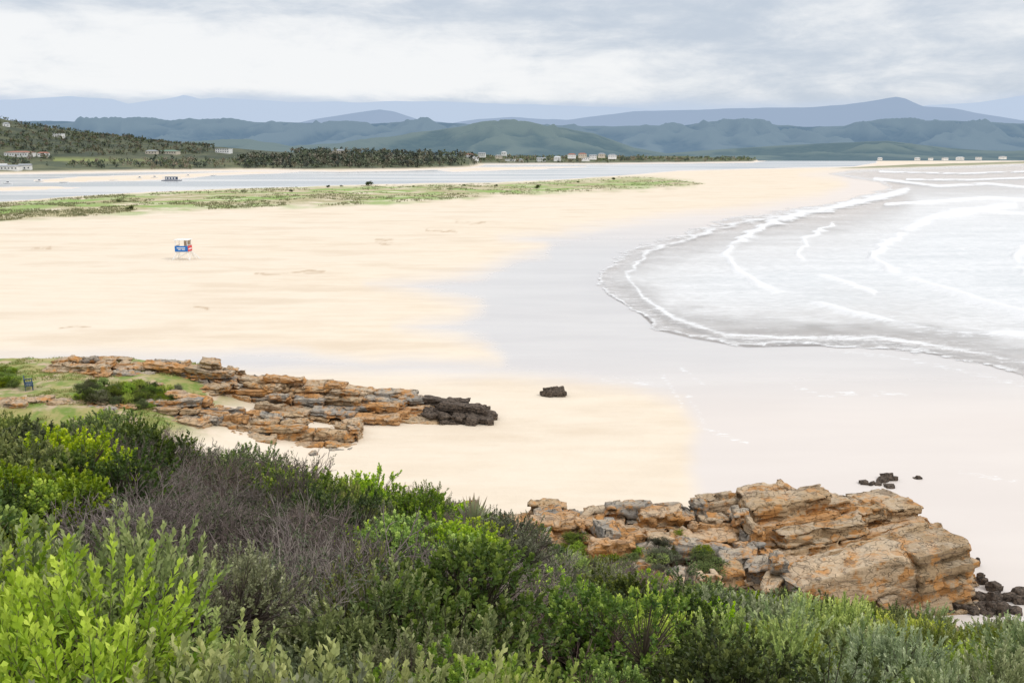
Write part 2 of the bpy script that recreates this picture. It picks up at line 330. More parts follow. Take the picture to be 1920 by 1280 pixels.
# ---------------------------------------------------------------- rocks
def box_shell(nx,ny,nz):
    N=(nx,ny,nz); pts={};V=[];Fc=[]
    def g(k):
        if k not in pts: pts[k]=len(V); V.append([-1+2*k[i]/N[i] for i in range(3)])
        return pts[k]
    for ax in range(3):
        a1,a2=(ax+1)%3,(ax+2)%3
        for sg in (0,1):
            for i in range(N[a1]):
                for j in range(N[a2]):
                    q=[]
                    for a,b in ((0,0),(1,0),(1,1),(0,1)):
                        p=[0,0,0]; p[ax]=sg*N[ax]; p[a1]=i+a; p[a2]=j+b; q.append(g(tuple(p)))
                    Fc.append(q if sg else q[::-1])
    return np.array(V,float),np.array(Fc)
SH={'s':box_shell(6,5,5),'b':box_shell(26,10,14),'m':box_shell(18,8,7)}
def hsh(i,s):
    i=i.astype(np.int64); return _h(i,i*0+int(s)%9973,i*0+7)
def rotm(ax,an): return np.array(Matrix.Rotation(an,3,ax))
class Rocks:
    def __init__(s,seed): s.V=[];s.F=[];s.C=[];s.n=0;s.r=np.random.RandomState(seed)
    def block(s,c,half,R,tint,cuts=5,rough=.03,cutk=(.80,.97),jit=.03,kind='s',bed=.16,joint=.7,inset=.14):
        r=s.r; half=np.array(half); CV,CFc=SH[kind]; p=CV*half
        if kind!='s':
            sd=r.randint(1,9000); wp=(fbm(p[:,0]*.5+sd,p[:,1]*.5,p[:,2]*.5,2)-.5)
            L=np.floor(p[:,2]/bed+wp*1.4+r.uniform(0,1)); J=np.floor(p[:,0]/joint+wp*2+r.uniform(0,1)); K=np.floor(p[:,1]/(joint*.9)+wp*2)
            off=inset*hsh(L,sd)**1.5; offj=inset*1.5*hsh(J,sd+3)**1.5
            offj=offj*(hsh(L*31+J,sd+5)>.3)
            p[:,0]*=np.maximum(.3,1-(off+inset*hsh(L*7+K,sd+1)*.9)/half[0]); p[:,1]*=np.maximum(.3,1-(off+offj)/half[1])
            top=p[:,2]>half[2]*.7
            p[:,2]-=np.where(top,inset*.9*hsh(J*17+K*5,sd+8)**1.6,0)
            sh_=r.normal()*.16; p[:,0]+=p[:,1]*sh_+p[:,2]*r.normal()*.08
        for _ in range(cuts):
            n=r.normal(size=3); n/=np.linalg.norm(n); d=np.abs(n*half).sum()*r.uniform(*cutk)
            e=np.maximum(0,p@n-d); p=p-e[:,None]*n
        o=r.uniform(0,50,3); q=p/.4+o
        dn=np.stack([fbm(q[:,0],q[:,1],q[:,2],2),fbm(q[:,1]+9,q[:,2],q[:,0],2),fbm(q[:,2],q[:,0]+7,q[:,1],2)],1)-.5
        p=p+dn*rough*5*min(half.min(),.6)
        Rj=rotm('X',r.normal()*jit)@rotm('Y',r.normal()*jit)@rotm('Z',r.normal()*jit*2)
        p=p@(R@Rj).T+np.array(c)
        s.V.append(p); s.F.append(CFc+s.n); s.C.append(np.tile(tint,(len(p),1))); s.n+=len(p)
    def strata(s,O,yaw,tilt,dip,L,W,n0,n1,hf,th,bl,bw,tf,keepd=2.2,kind='m',**kw):
        r=s.r; R=rotm('Z',yaw)@rotm('Y',-tilt)@rotm('X',dip); nn=n0
        while nn<n1:
            t=r.uniform(*th); tt=-W/2+r.uniform(0,.3)
            while tt<W/2-.2:
                w=min(r.uniform(*bw),W/2-tt); ss=-L/2+r.uniform(0,1.2)
                while ss<L/2-.25:
                    l=min(r.uniform(*bl),L/2-ss)
                    cs,ct=ss+l/2,tt+w/2
                    h=hf(cs,ct)-t*.5
                    if nn<h+r.uniform(-.25,.1) and nn>h-keepd:
                        c=np.array(O)+R@np.array([cs,ct+r.normal()*.10,nn+t/2])
                        s.block(c,(l/2*1.08,w/2*1.12,t/2*1.12),R,tf(cs,ct,nn,r),kind=kind,**kw)
                    ss+=l
                tt+=w
            nn+=t
    def obj(s,name,mat,warp=.3,wl=1.8):
        V=np.concatenate(s.V); q=V/wl
        V=V+(np.stack([fbm(q[:,0],q[:,1],q[:,2],3),fbm(q[:,1]+9,q[:,2],q[:,0],3),fbm(q[:,2]*.6,q[:,0]*.6+7,q[:,1]*.6,3)],1)-.5)*warp
        q=V/.3
        V=V+(np.stack([fbm(q[:,0],q[:,1],q[:,2],2),fbm(q[:,1]+9,q[:,2],q[:,0],2),fbm(q[:,2],q[:,0]+7,q[:,1],2)],1)-.5)*.09
        return mk(name,V,np.concatenate(s.F),mat,cols=np.concatenate(s.C))
m=NT('rock'); pos=m.pos(); cl=m.attr('Col','Color')
nz=m.noise(pos,1.1,6.0,.65); nf=m.noise(pos,6.0,6.0,.72); st=m.noise(m.mapv(pos,(.6,.6,6),(0,.15,0)),1.2,5.0,.65)
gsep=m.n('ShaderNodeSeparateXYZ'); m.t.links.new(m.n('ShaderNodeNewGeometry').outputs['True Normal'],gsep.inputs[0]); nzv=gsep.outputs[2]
c=m.mix(m.ss(nz,.35,.65,0,.6),cl,(.42,.29,.17))
c=m.mix(m.ss(nf,.48,.66,0,.6),c,m.mix(1.0,cl,(.45,.42,.38),'MULTIPLY'))
c=m.mix(m.ss(m.noise(pos,1.1,5.0,.65),.50,.58,0,.78),c,(.54,.25,.07))
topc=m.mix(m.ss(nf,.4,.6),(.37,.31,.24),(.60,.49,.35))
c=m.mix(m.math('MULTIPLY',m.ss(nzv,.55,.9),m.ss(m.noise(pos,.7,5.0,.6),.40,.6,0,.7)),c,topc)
c=m.mix(m.ss(st,.57,.63,0,.55),c,(.14,.10,.07))
lum=m.n('ShaderNodeRGBToBW'); m.t.links.new(cl,lum.inputs[0])
c=m.mix(m.ss(lum.outputs[0],.09,.17),m.mix(m.ss(nf,.35,.65),(.04,.033,.028),(.17,.13,.10)),c)
cn=m.noise(m.mapv(pos,(1,1,1.6)),1.6,3.0,.5,.3); ck=m.math('ABSOLUTE',m.math('SUBTRACT',cn,.5))
c=m.mix(m.ss(ck,.0,.010,.5,0.),c,(.05,.04,.03))
h=m.math('ADD',m.math('MULTIPLY',nz,.6),m.math('MULTIPLY',nf,.35)); h=m.math('ADD',h,m.math('MULTIPLY',st,.6)); h=m.math('ADD',h,m.ss(ck,0.,.02,-.3,0))
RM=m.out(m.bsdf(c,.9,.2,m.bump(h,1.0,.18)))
TAN=(.48,.34,.20);GREY=(.30,.285,.26);ORG=(.54,.29,.12);DRK=(.07,.06,.05);PALE=(.57,.43,.285)
def pick(r,ws,cs):
    i=r.choice(len(ws),p=np.array(ws)/sum(ws)); return np.array(cs[i])*r.uniform(.8,1.15)
R1=Rocks(3)
def hfA(s,t):
    x=(s+19)/38.
    crest=3.4-1.9*SS(x,.25,1.0)+.35*math.sin(s*1.3)+.25*math.sin(s*3.1+1)
    return crest-.36*abs(t-.6)**1.3
R1.strata((-19.8,75.7,.0),math.radians(-7),math.radians(-2),math.radians(6),36,8.0,-2.2,4.6,hfA,(.3,.6),(1.2,4.4),(.7,1.5),
  lambda s,t,n,r: DRK if s>14.0+r.uniform(-1,1) else pick(r,(4,2.8,1.0,1.2),(TAN,GREY,ORG,PALE)),1.9,bed=.12,joint=.5,inset=.18,jit=.05)
def hfB(s,t):
    if s<-5.5 and t>-.6: return -9.
    x=(s+13)/26.; return 3.1-1.7*SS(x,.35,1.0)+.3*math.sin(s*1.1)+.2*math.sin(s*2.7)-.26*abs(t)**1.4
R1.strata((-24.0,68.3,.0),math.radians(1),math.radians(-2.5),math.radians(5),26,9.0,-2.2,4.4,hfB,(.3,.65),(1.2,4.2),(.7,1.6),
  lambda s,t,n,r: pick(r,(4,2 if s>-4 else 4,1.6,2),(TAN,GREY,ORG,PALE)),1.9,bed=.13,joint=.5,inset=.18,jit=.05)
for i in range(46):
    t_=R1.r.uniform(0,1)
    if R1.r.rand()<.5: x=-33+34*t_; y=77.4-5.0*t_+R1.r.normal()*1.2
    else: x=-30+17*t_; y=67.5+R1.r.normal()*1.4
    if x>-2.5: continue
    k=R1.r.uniform(.12,.32); z_=float(gz(x,y))
    R1.block((x,y,z_+k*.1),(k*1.5,k,k*.6),rotm('Z',R1.r.uniform(0,3)),DRK if x>-5 else pick(R1.r,(3,2,1),(TAN,GREY,PALE)),cuts=9,cutk=(.6,.9))
for i in range(34):
    x=R1.r.uniform(-6.5,-1.6); y=73.8-(x+6)*.12+R1.r.normal()*.6; k=R1.r.uniform(.2,.45)
    R1.block((x,y,.15+.06*(-x)),(k*1.6,k,k*.6),rotm('Z',R1.r.uniform(0,3))@rotm('X',.2),np.array(DRK)*R1.r.uniform(.8,1.4),cuts=11,cutk=(.55,.9),rough=.06)
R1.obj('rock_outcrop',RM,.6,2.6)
R2=Rocks(11)
def hfC(s,t):
    h=2.4+.45*SS(s,-8,2)+.25*math.sin(s*.9+t)
    if t<-2.4: h-=1.5
    elif t<-.4: h-=.75
    if t>2.8: h-=.5
    if s>3.6: h-=.75
    if s>6.8: h-=.5
    return h
TF=lambda s,t,n,r: pick(r,(3.4,.4 if s>-3 else 3,2.2,3.0 if s>-3 else .8),(TAN,GREY,ORG,PALE))
R2.strata((11.6,45.8,.1),math.radians(9),math.radians(7),math.radians(-4),18.6,8.4,-2.8,4.8,hfC,(.55,1.1),(2.0,5.5),(1.2,2.3),TF,3.4,kind='b',bed=.26,joint=.9,inset=.24,jit=.035)
def hfD(s,t): return 2.45+.03*(s+5)
R2.strata((15.6,41.6,.0),math.radians(13),math.radians(8),math.radians(-2),9.8,3.4,-2.5,3.8,hfD,(.9,1.5),(3.2,6.5),(1.5,2.4),TF,4.0,kind='b',bed=.40,joint=1.2,inset=.20,jit=.03)
def hfE(s,t): return 2.5+.45*math.sin(s*1.7+t*1.3)+.25*math.sin(s*3.7)-.06*abs(t)
R2.strata((3.8,43.0,.1),math.radians(4),math.radians(1.5),math.radians(4),15.5,9.4,-1.5,3.6,hfE,(.35,.8),(.8,2.8),(.7,1.6),
  lambda s,t,n,r: pick(r,(1.4,4.5,1.6,.6),(TAN,GREY,ORG,PALE)),2.4,kind='m',bed=.17,joint=.5,inset=.2,jit=.09)
for i in range(60):
    x=R2.r.uniform(14,21.5); y=R2.r.uniform(38.5,50.0); k=R2.r.uniform(.12,.35)
    R2.block((x,y,k*.2),(k*1.4,k,k*.7),rotm('Z',R2.r.uniform(0,3)),pick(R2.r,(3,2,1),(TAN,GREY,PALE)),cuts=9,cutk=(.6,.9))
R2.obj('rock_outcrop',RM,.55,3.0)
def rubble(name,items,seed,tint):
    R=Rocks(seed)
    for (u,v,w,h,n) in items:
        x,y,z=P(u,v,0.); s=y/F
        for i in range(n):
            a=w*s/2/(n**.5)*R.r.uniform(.7,1.3)*1.15; ox=R.r.uniform(-1,1)*(n>1)
            hh=h*s*.60*R.r.uniform(.6,1.1)*(1-.5*abs(ox))
            R.block((x+ox*w*s*.36,y+R.r.uniform(-.3,1.0)*w*s*.25*(n>1),hh*.45),(a,a*.8,hh*.75),rotm('Z',R.r.uniform(0,3))@rotm('X',R.r.normal()*.25),np.array(tint)*R.r.uniform(.8,1.4),cuts=14,rough=.10,cutk=(.5,.88))
    return R.obj(name,RM,.1)
rubble('beach_boulder',[(1040,744,58,32,12)],5,(.06,.05,.045))
rubble('dark_rocks',[(1668,903,48,24,6),(1625,909,28,12,3),(1660,915,34,10,3),(1727,899,24,11,2),(1640,909,22,10,2)],7,(.07,.06,.05))
rubble('dark_rocks',[(1795,1125,70,34,10),(1850,1128,74,34,14),(1910,1128,84,32,14),(1838,1095,26,34,6),(1833,1062,22,24,5),(1880,1152,90,34,12),(1800,1150,80,30,9),(1960,1140,70,30,8),(1865,1108,44,26,7)],9,(.06,.05,.043))
print('rocks',time.time()-T0)
# ---------------------------------------------------------------- foliage
def foliage(name,tr=.3,ro=.55):
    m=NT(name); c=m.attr('Col','Color'); oi=m.n('ShaderNodeObjectInfo').outputs['Random']
    hs=m.n('ShaderNodeHueSaturation'); m.put(hs.inputs['Color'],c); m.put(hs.inputs['Value'],m.ss(oi,0.,1.,.62,1.45)); m.put(hs.inputs['Hue'],m.ss(m.math('FRACT',m.math('MULTIPLY',oi,7.3)),0.,1.,.480,.510)); m.put(hs.inputs['Saturation'],m.ss(m.math('FRACT',m.math('MULTIPLY',oi,13.7)),0.,1.,.72,1.05))
    b=m.bsdf(hs.outputs[0],ro,.35)
    if tr<=0: return m.out(b)
    t=m.n('ShaderNodeBsdfTranslucent'); m.put(t.inputs[0],hs.outputs[0])
    x=m.n('ShaderNodeMixShader'); x.inputs[0].default_value=tr; m.t.links.new(b,x.inputs[1]); m.t.links.new(t.outputs[0],x.inputs[2])
    return m.out(x.outputs[0])
LEAF=foliage('leaf'); TWIG=foliage('twig',0.,.9); FAR=foliage('far_leaf',0.,.9)
def nrm(a): return a/np.maximum(np.linalg.norm(a,axis=-1,keepdims=True),1e-9)
def leaves(Pn,D,nl,stem,ll,lw,spread,c1,c2,r,tipcol=None,fold=.15):
    S=len(Pn); ref=r.normal(size=(S,3)); U=nrm(np.cross(D,ref)); W=np.cross(D,U)
    j=np.arange(nl)[None,:]; t=((j+.5)/nl)**.8; ph=j*2.4+r.uniform(0,6.28,(S,1)); an=spread*(1.15-.75*t)+r.normal(size=(S,nl))*.18
    pos=Pn[:,None]+D[:,None]*(stem*r.uniform(.7,1.2,(S,1))*t)[...,None]
    rad=U[:,None]*np.cos(ph)[...,None]+W[:,None]*np.sin(ph)[...,None]
    d=nrm(D[:,None]*np.cos(an)[...,None]+rad*np.sin(an)[...,None]+r.normal(size=(S,nl,3))*.08)
    side=nrm(np.cross(d,D[:,None]+r.normal(size=(S,nl,3))*.35))
    up=np.cross(side,d); l=(ll*r.uniform(.65,1.15,(S,nl))*(1-.25*t))[...,None]; w=lw*r.uniform(.8,1.2,(S,nl,1))/2
    v=np.stack([pos,pos+d*l*.6+side*w+up*w*fold*2,pos+d*l,pos+d*l*.6-side*w+up*w*fold*2],2)
    cc=np.array(c1)+(np.array(c2)-np.array(c1))*np.clip(r.uniform(0,1,(S,1,1))*.75+r.uniform(0,.4,(S,nl,1)),0,1)
    if tipcol is not None: cc=cc+(np.array(tipcol)-cc)*(SS(t,.45,1.0)*r.uniform(0,1,(S,1)))[...,None]
    cc=np.repeat(cc[:,:,None],4,2)
    return v.reshape(-1,3),np.arange(S*nl*4).reshape(-1,4),cc.reshape(-1,3)
def tubes(a,b,ra,rb_,col):
    S=len(a); d=nrm(b-a); ref=np.tile([.3,.5,.81],(S,1)); U=nrm(np.cross(d,ref)); W=np.cross(d,U); vs=[]
    for q,rr in ((a,ra),(b,rb_)):
        for k in range(3):
            t=2.094*k; vs.append(q+(U*math.cos(t)+W*math.sin(t))*np.asarray(rr).reshape(-1,1))
    v=np.stack(vs,1); base=np.arange(S)[:,None]*6
    f=np.concatenate([base+np.array([k,(k+1)%3,3+(k+1)%3,3+k])[None] for k in range(3)],0)
    c=np.repeat((np.tile(col,(S,1)) if np.ndim(col)==1 else col)[:,None],6,1).reshape(-1,3)
    return v.reshape(-1,3),f,c
def join(parts):
    V=[];Fc=[];C=[];n=0
    for v,f,c in parts: V.append(v);Fc.append(f+n);C.append(c);n+=len(v)
    return np.concatenate(V),np.concatenate(Fc),np.concatenate(C)
def bush(seed,kind):
    r=np.random.RandomState(seed); K=dict(
      sprig=dict(S=460,nl=26,stem=.32,ll=.066,lw=.023,sp=.8,c1=(.10,.17,.02),c2=(.35,.45,.05),tip=(.56,.62,.12),up=1.4,lob=(.2,.36),nlob=13),
      silver=dict(S=460,nl=24,stem=.26,ll=.066,lw=.021,sp=.85,c1=(.09,.14,.045),c2=(.28,.35,.13),tip=(.50,.54,.28),up=1.1,lob=(.22,.38),nlob=13),
      bright=dict(S=700,nl=17,stem=.13,ll=.052,lw=.029,sp=1.0,c1=(.09,.18,.010),c2=(.30,.44,.02),tip=(.52,.63,.05),up=.6,lob=(.22,.42),nlob=10),
      dark=dict(S=700,nl=17,stem=.13,ll=.052,lw=.026,sp=1.0,c1=(.028,.065,.012),c2=(.12,.185,.028),tip=(.30,.38,.07),up=.5,lob=(.22,.42),nlob=10),
      olive=dict(S=650,nl=15,stem=.15,ll=.045,lw=.017,sp=.9,c1=(.06,.075,.035),c2=(.18,.20,.09),tip=(.35,.37,.20),up=.8,lob=(.2,.4),nlob=11))[kind]
    nl=K['nlob']; th=r.uniform(0,6.28,nl); rr=np.sqrt(r.uniform(0,1,nl))*.72
    hz=.25+ .55*np.sqrt(np.maximum(0,1-rr**2))*r.uniform(.5,1.25,nl)
    LC=np.stack([rr*np.cos(th),rr*np.sin(th),hz],1); LR=r.uniform(*K['lob'],nl)
    li=r.randint(0,nl,K['S']); n=nrm(r.normal(size=(K['S'],3))+np.array([0,0,.45])); p=LC[li]+n*(LR[li]*r.uniform(.55,1.05,K['S']))[:,None]
    D=nrm(n*.8+np.array([0,0,K['up']])+r.normal(size=p.shape)*.3)
    v1=leaves(p,D,K['nl'],K['stem'],K['ll'],K['lw'],K['sp'],K['c1'],K['c2'],r,K['tip'])
    org=np.stack([LC[li][:,0]*.3,LC[li][:,1]*.3,np.full(len(li),-.2)],1)
    mid=LC[li]*.8
    v2=tubes(mid,p,.006,.003,np.array([.09,.07,.05])); v3=tubes(org,mid,.02,.008,np.array([.10,.08,.06])); v4=tubes(p,p+D*K['stem']*.9,.0035,.002,np.array([.16,.16,.07]))
    return join([v1,v2,v3,v4])
def twiggy(seed,leafy=.25,col=(.19,.15,.125)):
    r=np.random.RandomState(seed); parts=[]; a=np.zeros((16,3)); a[:,:2]=r.normal(size=(16,2))*.12; a[:,2]=-.2
    d=nrm(np.stack([r.normal(size=16)*.65,r.normal(size=16)*.65,np.full(16,.8)],1)); rad=np.full(16,.02); ln=.42
    ends=[]
    for lv in range(6):
        b=a+d*ln*r.uniform(.6,1.2,(len(a),1)); cc=np.array(col)*r.uniform(.6,1.5,(len(a),1))
        parts.append(tubes(a,b,rad,rad*.7,cc))
        if lv>=3: ends.append((b,d))
        k=3 if lv in(1,2,3) else 2
        a=np.repeat(b,k,0); d=nrm(np.repeat(d,k,0)+r.normal(size=(len(a),3))*.42+np.array([0,0,.06])); rad=np.maximum(np.repeat(rad*.66,k),.0032); ln*=.74
        if len(a)>5000:
            s=r.permutation(len(a))[:5000]; a,d,rad=a[s],d[s],rad[s]
    e=np.concatenate([x[0] for x in ends]); dd=np.concatenate([x[1] for x in ends]); s=r.permutation(len(e))[:int(2500*leafy)]
    if len(s): parts.append(leaves(e[s],dd[s],8,.1,.035,.013,.9,(.05,.07,.03),(.12,.15,.06),r))
    return join(parts)
shr=empty('coastal_shrubs')
protos={}
def proto(key,data,mat):
    V,Fc,C=data; o=mk('shrub_'+key,V,Fc,mat,cols=C); me=o.data; bpy.data.objects.remove(o); return me
for k in ('sprig','silver','bright','dark','olive'):
    protos[k]=[proto(k,bush(100+i*7+len(k)*31,k),LEAF) for i in range(3)]
protos['twig']=[proto('twig',twiggy(50+i,.12),TWIG) for i in range(3)]
protos['red']=[proto('red',twiggy(70+i,.1,(.19,.11,.10)),TWIG) for i in range(2)]
print('bush protos',time.time()-T0)
rng=np.random.RandomState(4)
def place(kind,x,y,z,s,parent,hs=1.0,name='shrub'):
    me=protos[kind][rng.randint(len(protos[kind]))]
    o=bpy.data.objects.new(name,me); COL.objects.link(o); o.parent=parent
    o.location=(x,y,z); o.rotation_euler=(rng.normal()*.1,rng.normal()*.1,rng.uniform(0,6.28)); o.scale=(s*rng.uniform(.9,1.15),s*rng.uniform(.9,1.15),s*hs*rng.uniform(.85,1.15)); return o
def choose(u,v,y):
    def w(**k): ks=list(k); p=np.array([k[q] for q in ks],float); return ks[rng.choice(len(ks),p=p/p.sum())]
    if v>1085 and u<820 and y<13: return w(sprig=7,silver=2.6,bright=1.2,dark=1.0,olive=.5)
    if v>1205 and u>1350: return w(silver=5.5,sprig=3,dark=1.0,olive=.6)
    if v>1170: return w(silver=1.6,olive=2,dark=3.6,red=1.8,sprig=1.8,bright=2.0)
    if u<190 and v<1010: return w(bright=5,dark=3.4,olive=.6)
    if 100<u<610 and v<1050: return w(twig=9,dark=1.2,olive=.8)
    if u<620: return w(dark=3,twig=2.2,olive=2,bright=1.3,sprig=1.4)
    if u<1000 and v<1010: return w(bright=1.6,dark=2.8,olive=2.5,twig=1.6)
    if 830<u<1010 and v<1110: return w(twig=5,olive=2,dark=.7)
    if u<1120: return w(bright=6,dark=2.2,twig=.8,olive=.8)
    return w(dark=5.2,olive=2.4,bright=2.2,twig=1.0,red=.4)
cnt=0
yy=2.8
while yy<40:
    st=.80+.014*yy
    xm=.60*yy+2.0
    for xx in np.arange(-xm,xm,st*1.1):
        x=xx+rng.uniform(-.4,.4)*st; y=yy+rng.uniform(-.4,.4)*st
        u=960+F*x/max(y,1)*.96
        if math.hypot(x,y)<3.6: continue
        top=float(hill_top(x,y)); z=float(gz(x,y))
        if z<1.0: continue
        if u>930 and y>35.0: continue
        s_=(CAMZ-top)/y; q=(s_*CP-SP)/(CP+s_*SP); v=640+q*F
        k=choose(u,v,y)
        s=(.85 if y<7 else 1.0 if y<14 else 1.15)*rng.uniform(.6,1.4)
        if k in('twig','red'): s*=1.1
        place(k,x,y,z-.05,s,shr,hs=1.0); cnt+=1
    yy+=st
print('bushes',cnt,time.time()-T0)
hs_=empty('headland_shrubs')
for i in range(60):
    u=rng.uniform(155,335); v=rng.uniform(728,765)+ (u-155)*.06
    x,y,z=hit(u,v); place(['bright','dark','olive'][rng.randint(3)],x,y,z-.1,rng.uniform(.5,.9),hs_)
for i in range(26):
    u=rng.uniform(0,30); v=rng.uniform(700,728); x,y,z=hit(u,v); place('bright',x,y,z-.1,rng.uniform(.35,.6),hs_)
for i in range(30):
    x=rng.uniform(-1.5,9); y=rng.uniform(39.8,45.5); place(['bright','dark','olive'][rng.randint(3)],x,y,2.2+rng.uniform(-.1,.2),rng.uniform(.4,.8),hs_,hs=.7)
ds_=empty('dune_shrubs')
for (u,v,s) in [(694,348,3.2),(1010,355,2.6),(616,352,1.5),(640,350,1.3),(870,349,1.8),(456,361,1.5),(245,393,1.6),(225,382,1.2),(1150,338,2.0),(545,360,1.3),(1085,342,1.6),(930,350,1.6),(775,352,1.2)]:
    x,y,z=P(u,v,.6); place('dark',x,y,float(gz(x,y))-.1,s*rng.uniform(.8,1.1),ds_,hs=.8)
def tufts(name,n,gen,h,w,c1,c2,seed):
    r=np.random.RandomState(seed); x,y=gen(r,n); z=gz(x,y); n=len(x); nb=5
    base=np.stack([x,y,z-.05],1)[:,None]+r.normal(size=(n,nb,3))*np.array([w,w,0]); an=r.uniform(0,6.28,(n,nb)); sd_=np.stack([np.cos(an),np.sin(an),0*an],-1)
    hh=h*r.uniform(.4,1.2,(n,nb,1)); lean=r.normal(size=(n,nb,3))*.35; lean[...,2]=1; tip=base+lean*hh
    ww=w*.35; v=np.stack([base-sd_*ww,base+sd_*ww,tip+sd_*ww*.2,tip-sd_*ww*.2],2)
    c=np.array(c1)+(np.array(c2)-np.array(c1))*r.uniform(0,1,(n,1,1)); c=np.repeat(np.repeat(c,nb,1)[:,:,None],4,2)
    return mk(name,v.reshape(-1,3),np.arange(n*nb*4).reshape(-1,4),LEAF,cols=c.reshape(-1,3))
def gen_dune(r,n):
    y=1/r.uniform(1/1000.,1/300.,n*3); x=r.uniform(-.55,.25,n*3)*y; A=F*x/y; B=F*CAMZ/y
    ok=(sdf(DUNE,A,B)>0)&(fbm(x/16,y/30,31.,4)>.5); return x[ok][:n],y[ok][:n]
tufts('dune_grass',9000,gen_dune,.6,.45,(.18,.24,.06),(.44,.42,.18),8)
def gen_head(r,n):
    x=r.uniform(-60,-20,n*2); y=r.uniform(62,84,n*2); ok=(headland(x,y)>1.5)&(fbm(x/2.5,y/2.5,33.,3)>.5); return x[ok][:n],y[ok][:n]
tufts('headland_grass',9000,gen_head,.18,.10,(.15,.21,.04),(.40,.36,.15),9)
def aloe(u,v,z):
    x,y,_=P(u,v,z); r=np.random.RandomState(2); V=[];Fc=[];C=[]
    for i in range(34):
        a=i*2.4; el=math.radians(10+70*(i/34)); L=.6*r.uniform(.85,1.1); w=.075
        d=np.array([math.cos(a)*math.cos(el),math.sin(a)*math.cos(el),math.sin(el)]); sd_=np.array([-math.sin(a),math.cos(a),0])
        b=len(V)
        for t,ww,c in ((0,1,0),(.35,.9,.04),(.7,.55,.0),(1,.04,-.12)):
            p=d*L*t+np.array([0,0,1])*c*-1
            V+= [tuple(p-sd_*w*ww),tuple(p-np.array([0,0,.03*ww])),tuple(p+sd_*w*ww)]; C+=[(.30,.36,.15) if t<.8 else (.42,.27,.12)]*3
        for k in range(3):
            q=b+k*3; Fc+=[(q,q+1,q+4,q+3),(q+1,q+2,q+5,q+4)]
    o=mk('aloe_plant',V,Fc,LEAF,cols=np.array(C)); o.location=(x,y,z); return o
yy_=24.0; aloe(887,976,CAMZ-float(slope(976))*yy_)
# ---------------------------------------------------------------- distant trees
def far_trees(name,pts,hm,seed,light=1.0):
    r=np.random.RandomState(seed); pts=np.asarray(pts); n=len(pts); nq=55
    H=hm*r.uniform(.5,1.35,n); Rr=H*r.uniform(.5,.95,n)
    cl=6; lc=r.normal(size=(n,cl,3))*np.array([.45,.45,.2])+np.array([0,0,.58])
    li=r.randint(0,cl,(n,nq)); p=np.take_along_axis(lc,li[...,None].repeat(3,2),1)+nrm(r.normal(size=(n,nq,3)))*.27*r.uniform(.5,1,(n,nq,1))
    p[...,2]=np.maximum(p[...,2],.05)
    p=p*np.stack([Rr,Rr,H],-1)[:,None]+pts[:,None]
    s=(.13*H)[:,None,None]*r.uniform(.6,1.3,(n,nq,1)); a=nrm(r.normal(size=(n,nq,3))); b=nrm(np.cross(a,r.normal(size=(n,nq,3))))
    v=np.stack([p-a*s,p-b*s*.8,p+a*s,p+b*s*.8],2)
    base=np.array([(.055,.075,.05),(.085,.105,.055),(.14,.135,.08),(.05,.065,.05),(.16,.14,.095),(.10,.13,.06)])[r.randint(0,6,n)]*light
    c=base[:,None]*r.uniform(.6,1.5,(n,nq,1)); c=np.repeat(c[:,:,None],4,2)
    P1=(v.reshape(-1,3),np.arange(n*nq*4).reshape(-1,4),c.reshape(-1,3))
    P2=tubes(pts-np.array([0,0,1]),pts+np.stack([0*H,0*H,H*.6],1),H*.035,H*.015,np.array([.08,.06,.05]))
    V,Fc,C=join([P1,P2]); return mk(name,V,Fc,FAR,cols=C)
def band(n,u0,u1,y0,y1,r,th=.0,sc=60):
    y=r.uniform(y0,y1,n); u=r.uniform(u0,u1,n); x=(u-960)/F*1.015*y
    A=F*x/y;B=F*CAMZ/y; ok=(sdf(FARSH,A,B)>.15)&(fbm(x/sc,y/sc,77.,3)>th); x,y=x[ok],y[ok]
    fld=sdf(FIELD,F*x/y,F*(CAMZ-gz(x,y))/y); k=fld<0; x,y=x[k],y[k]
    return np.stack([x,y,gz(x,y)],1)
r=np.random.RandomState(12)
far_trees('distant_trees',np.concatenate([band(560,470,890,1230,1480,r),band(260,560,900,1480,2000,r,.3)]),8.0,1,1.2)
far_trees('distant_trees',np.concatenate([band(340,-250,420,1170,1350,r,.4),band(200,300,520,1150,1400,r,.42)]),6,2,1.1)
far_trees('hillside_scrub',np.concatenate([band(2600,-300,420,1330,1720,r,.30,40)]),4.0,6)
far_trees('village_trees',np.concatenate([band(900,870,1200,1880,2900,r,.36),band(300,1190,1420,2050,2900,r,.3),band(700,1420,2100,2700,3800,r,.4)]),6.5,3,1.3)
print('trees',time.time()-T0)
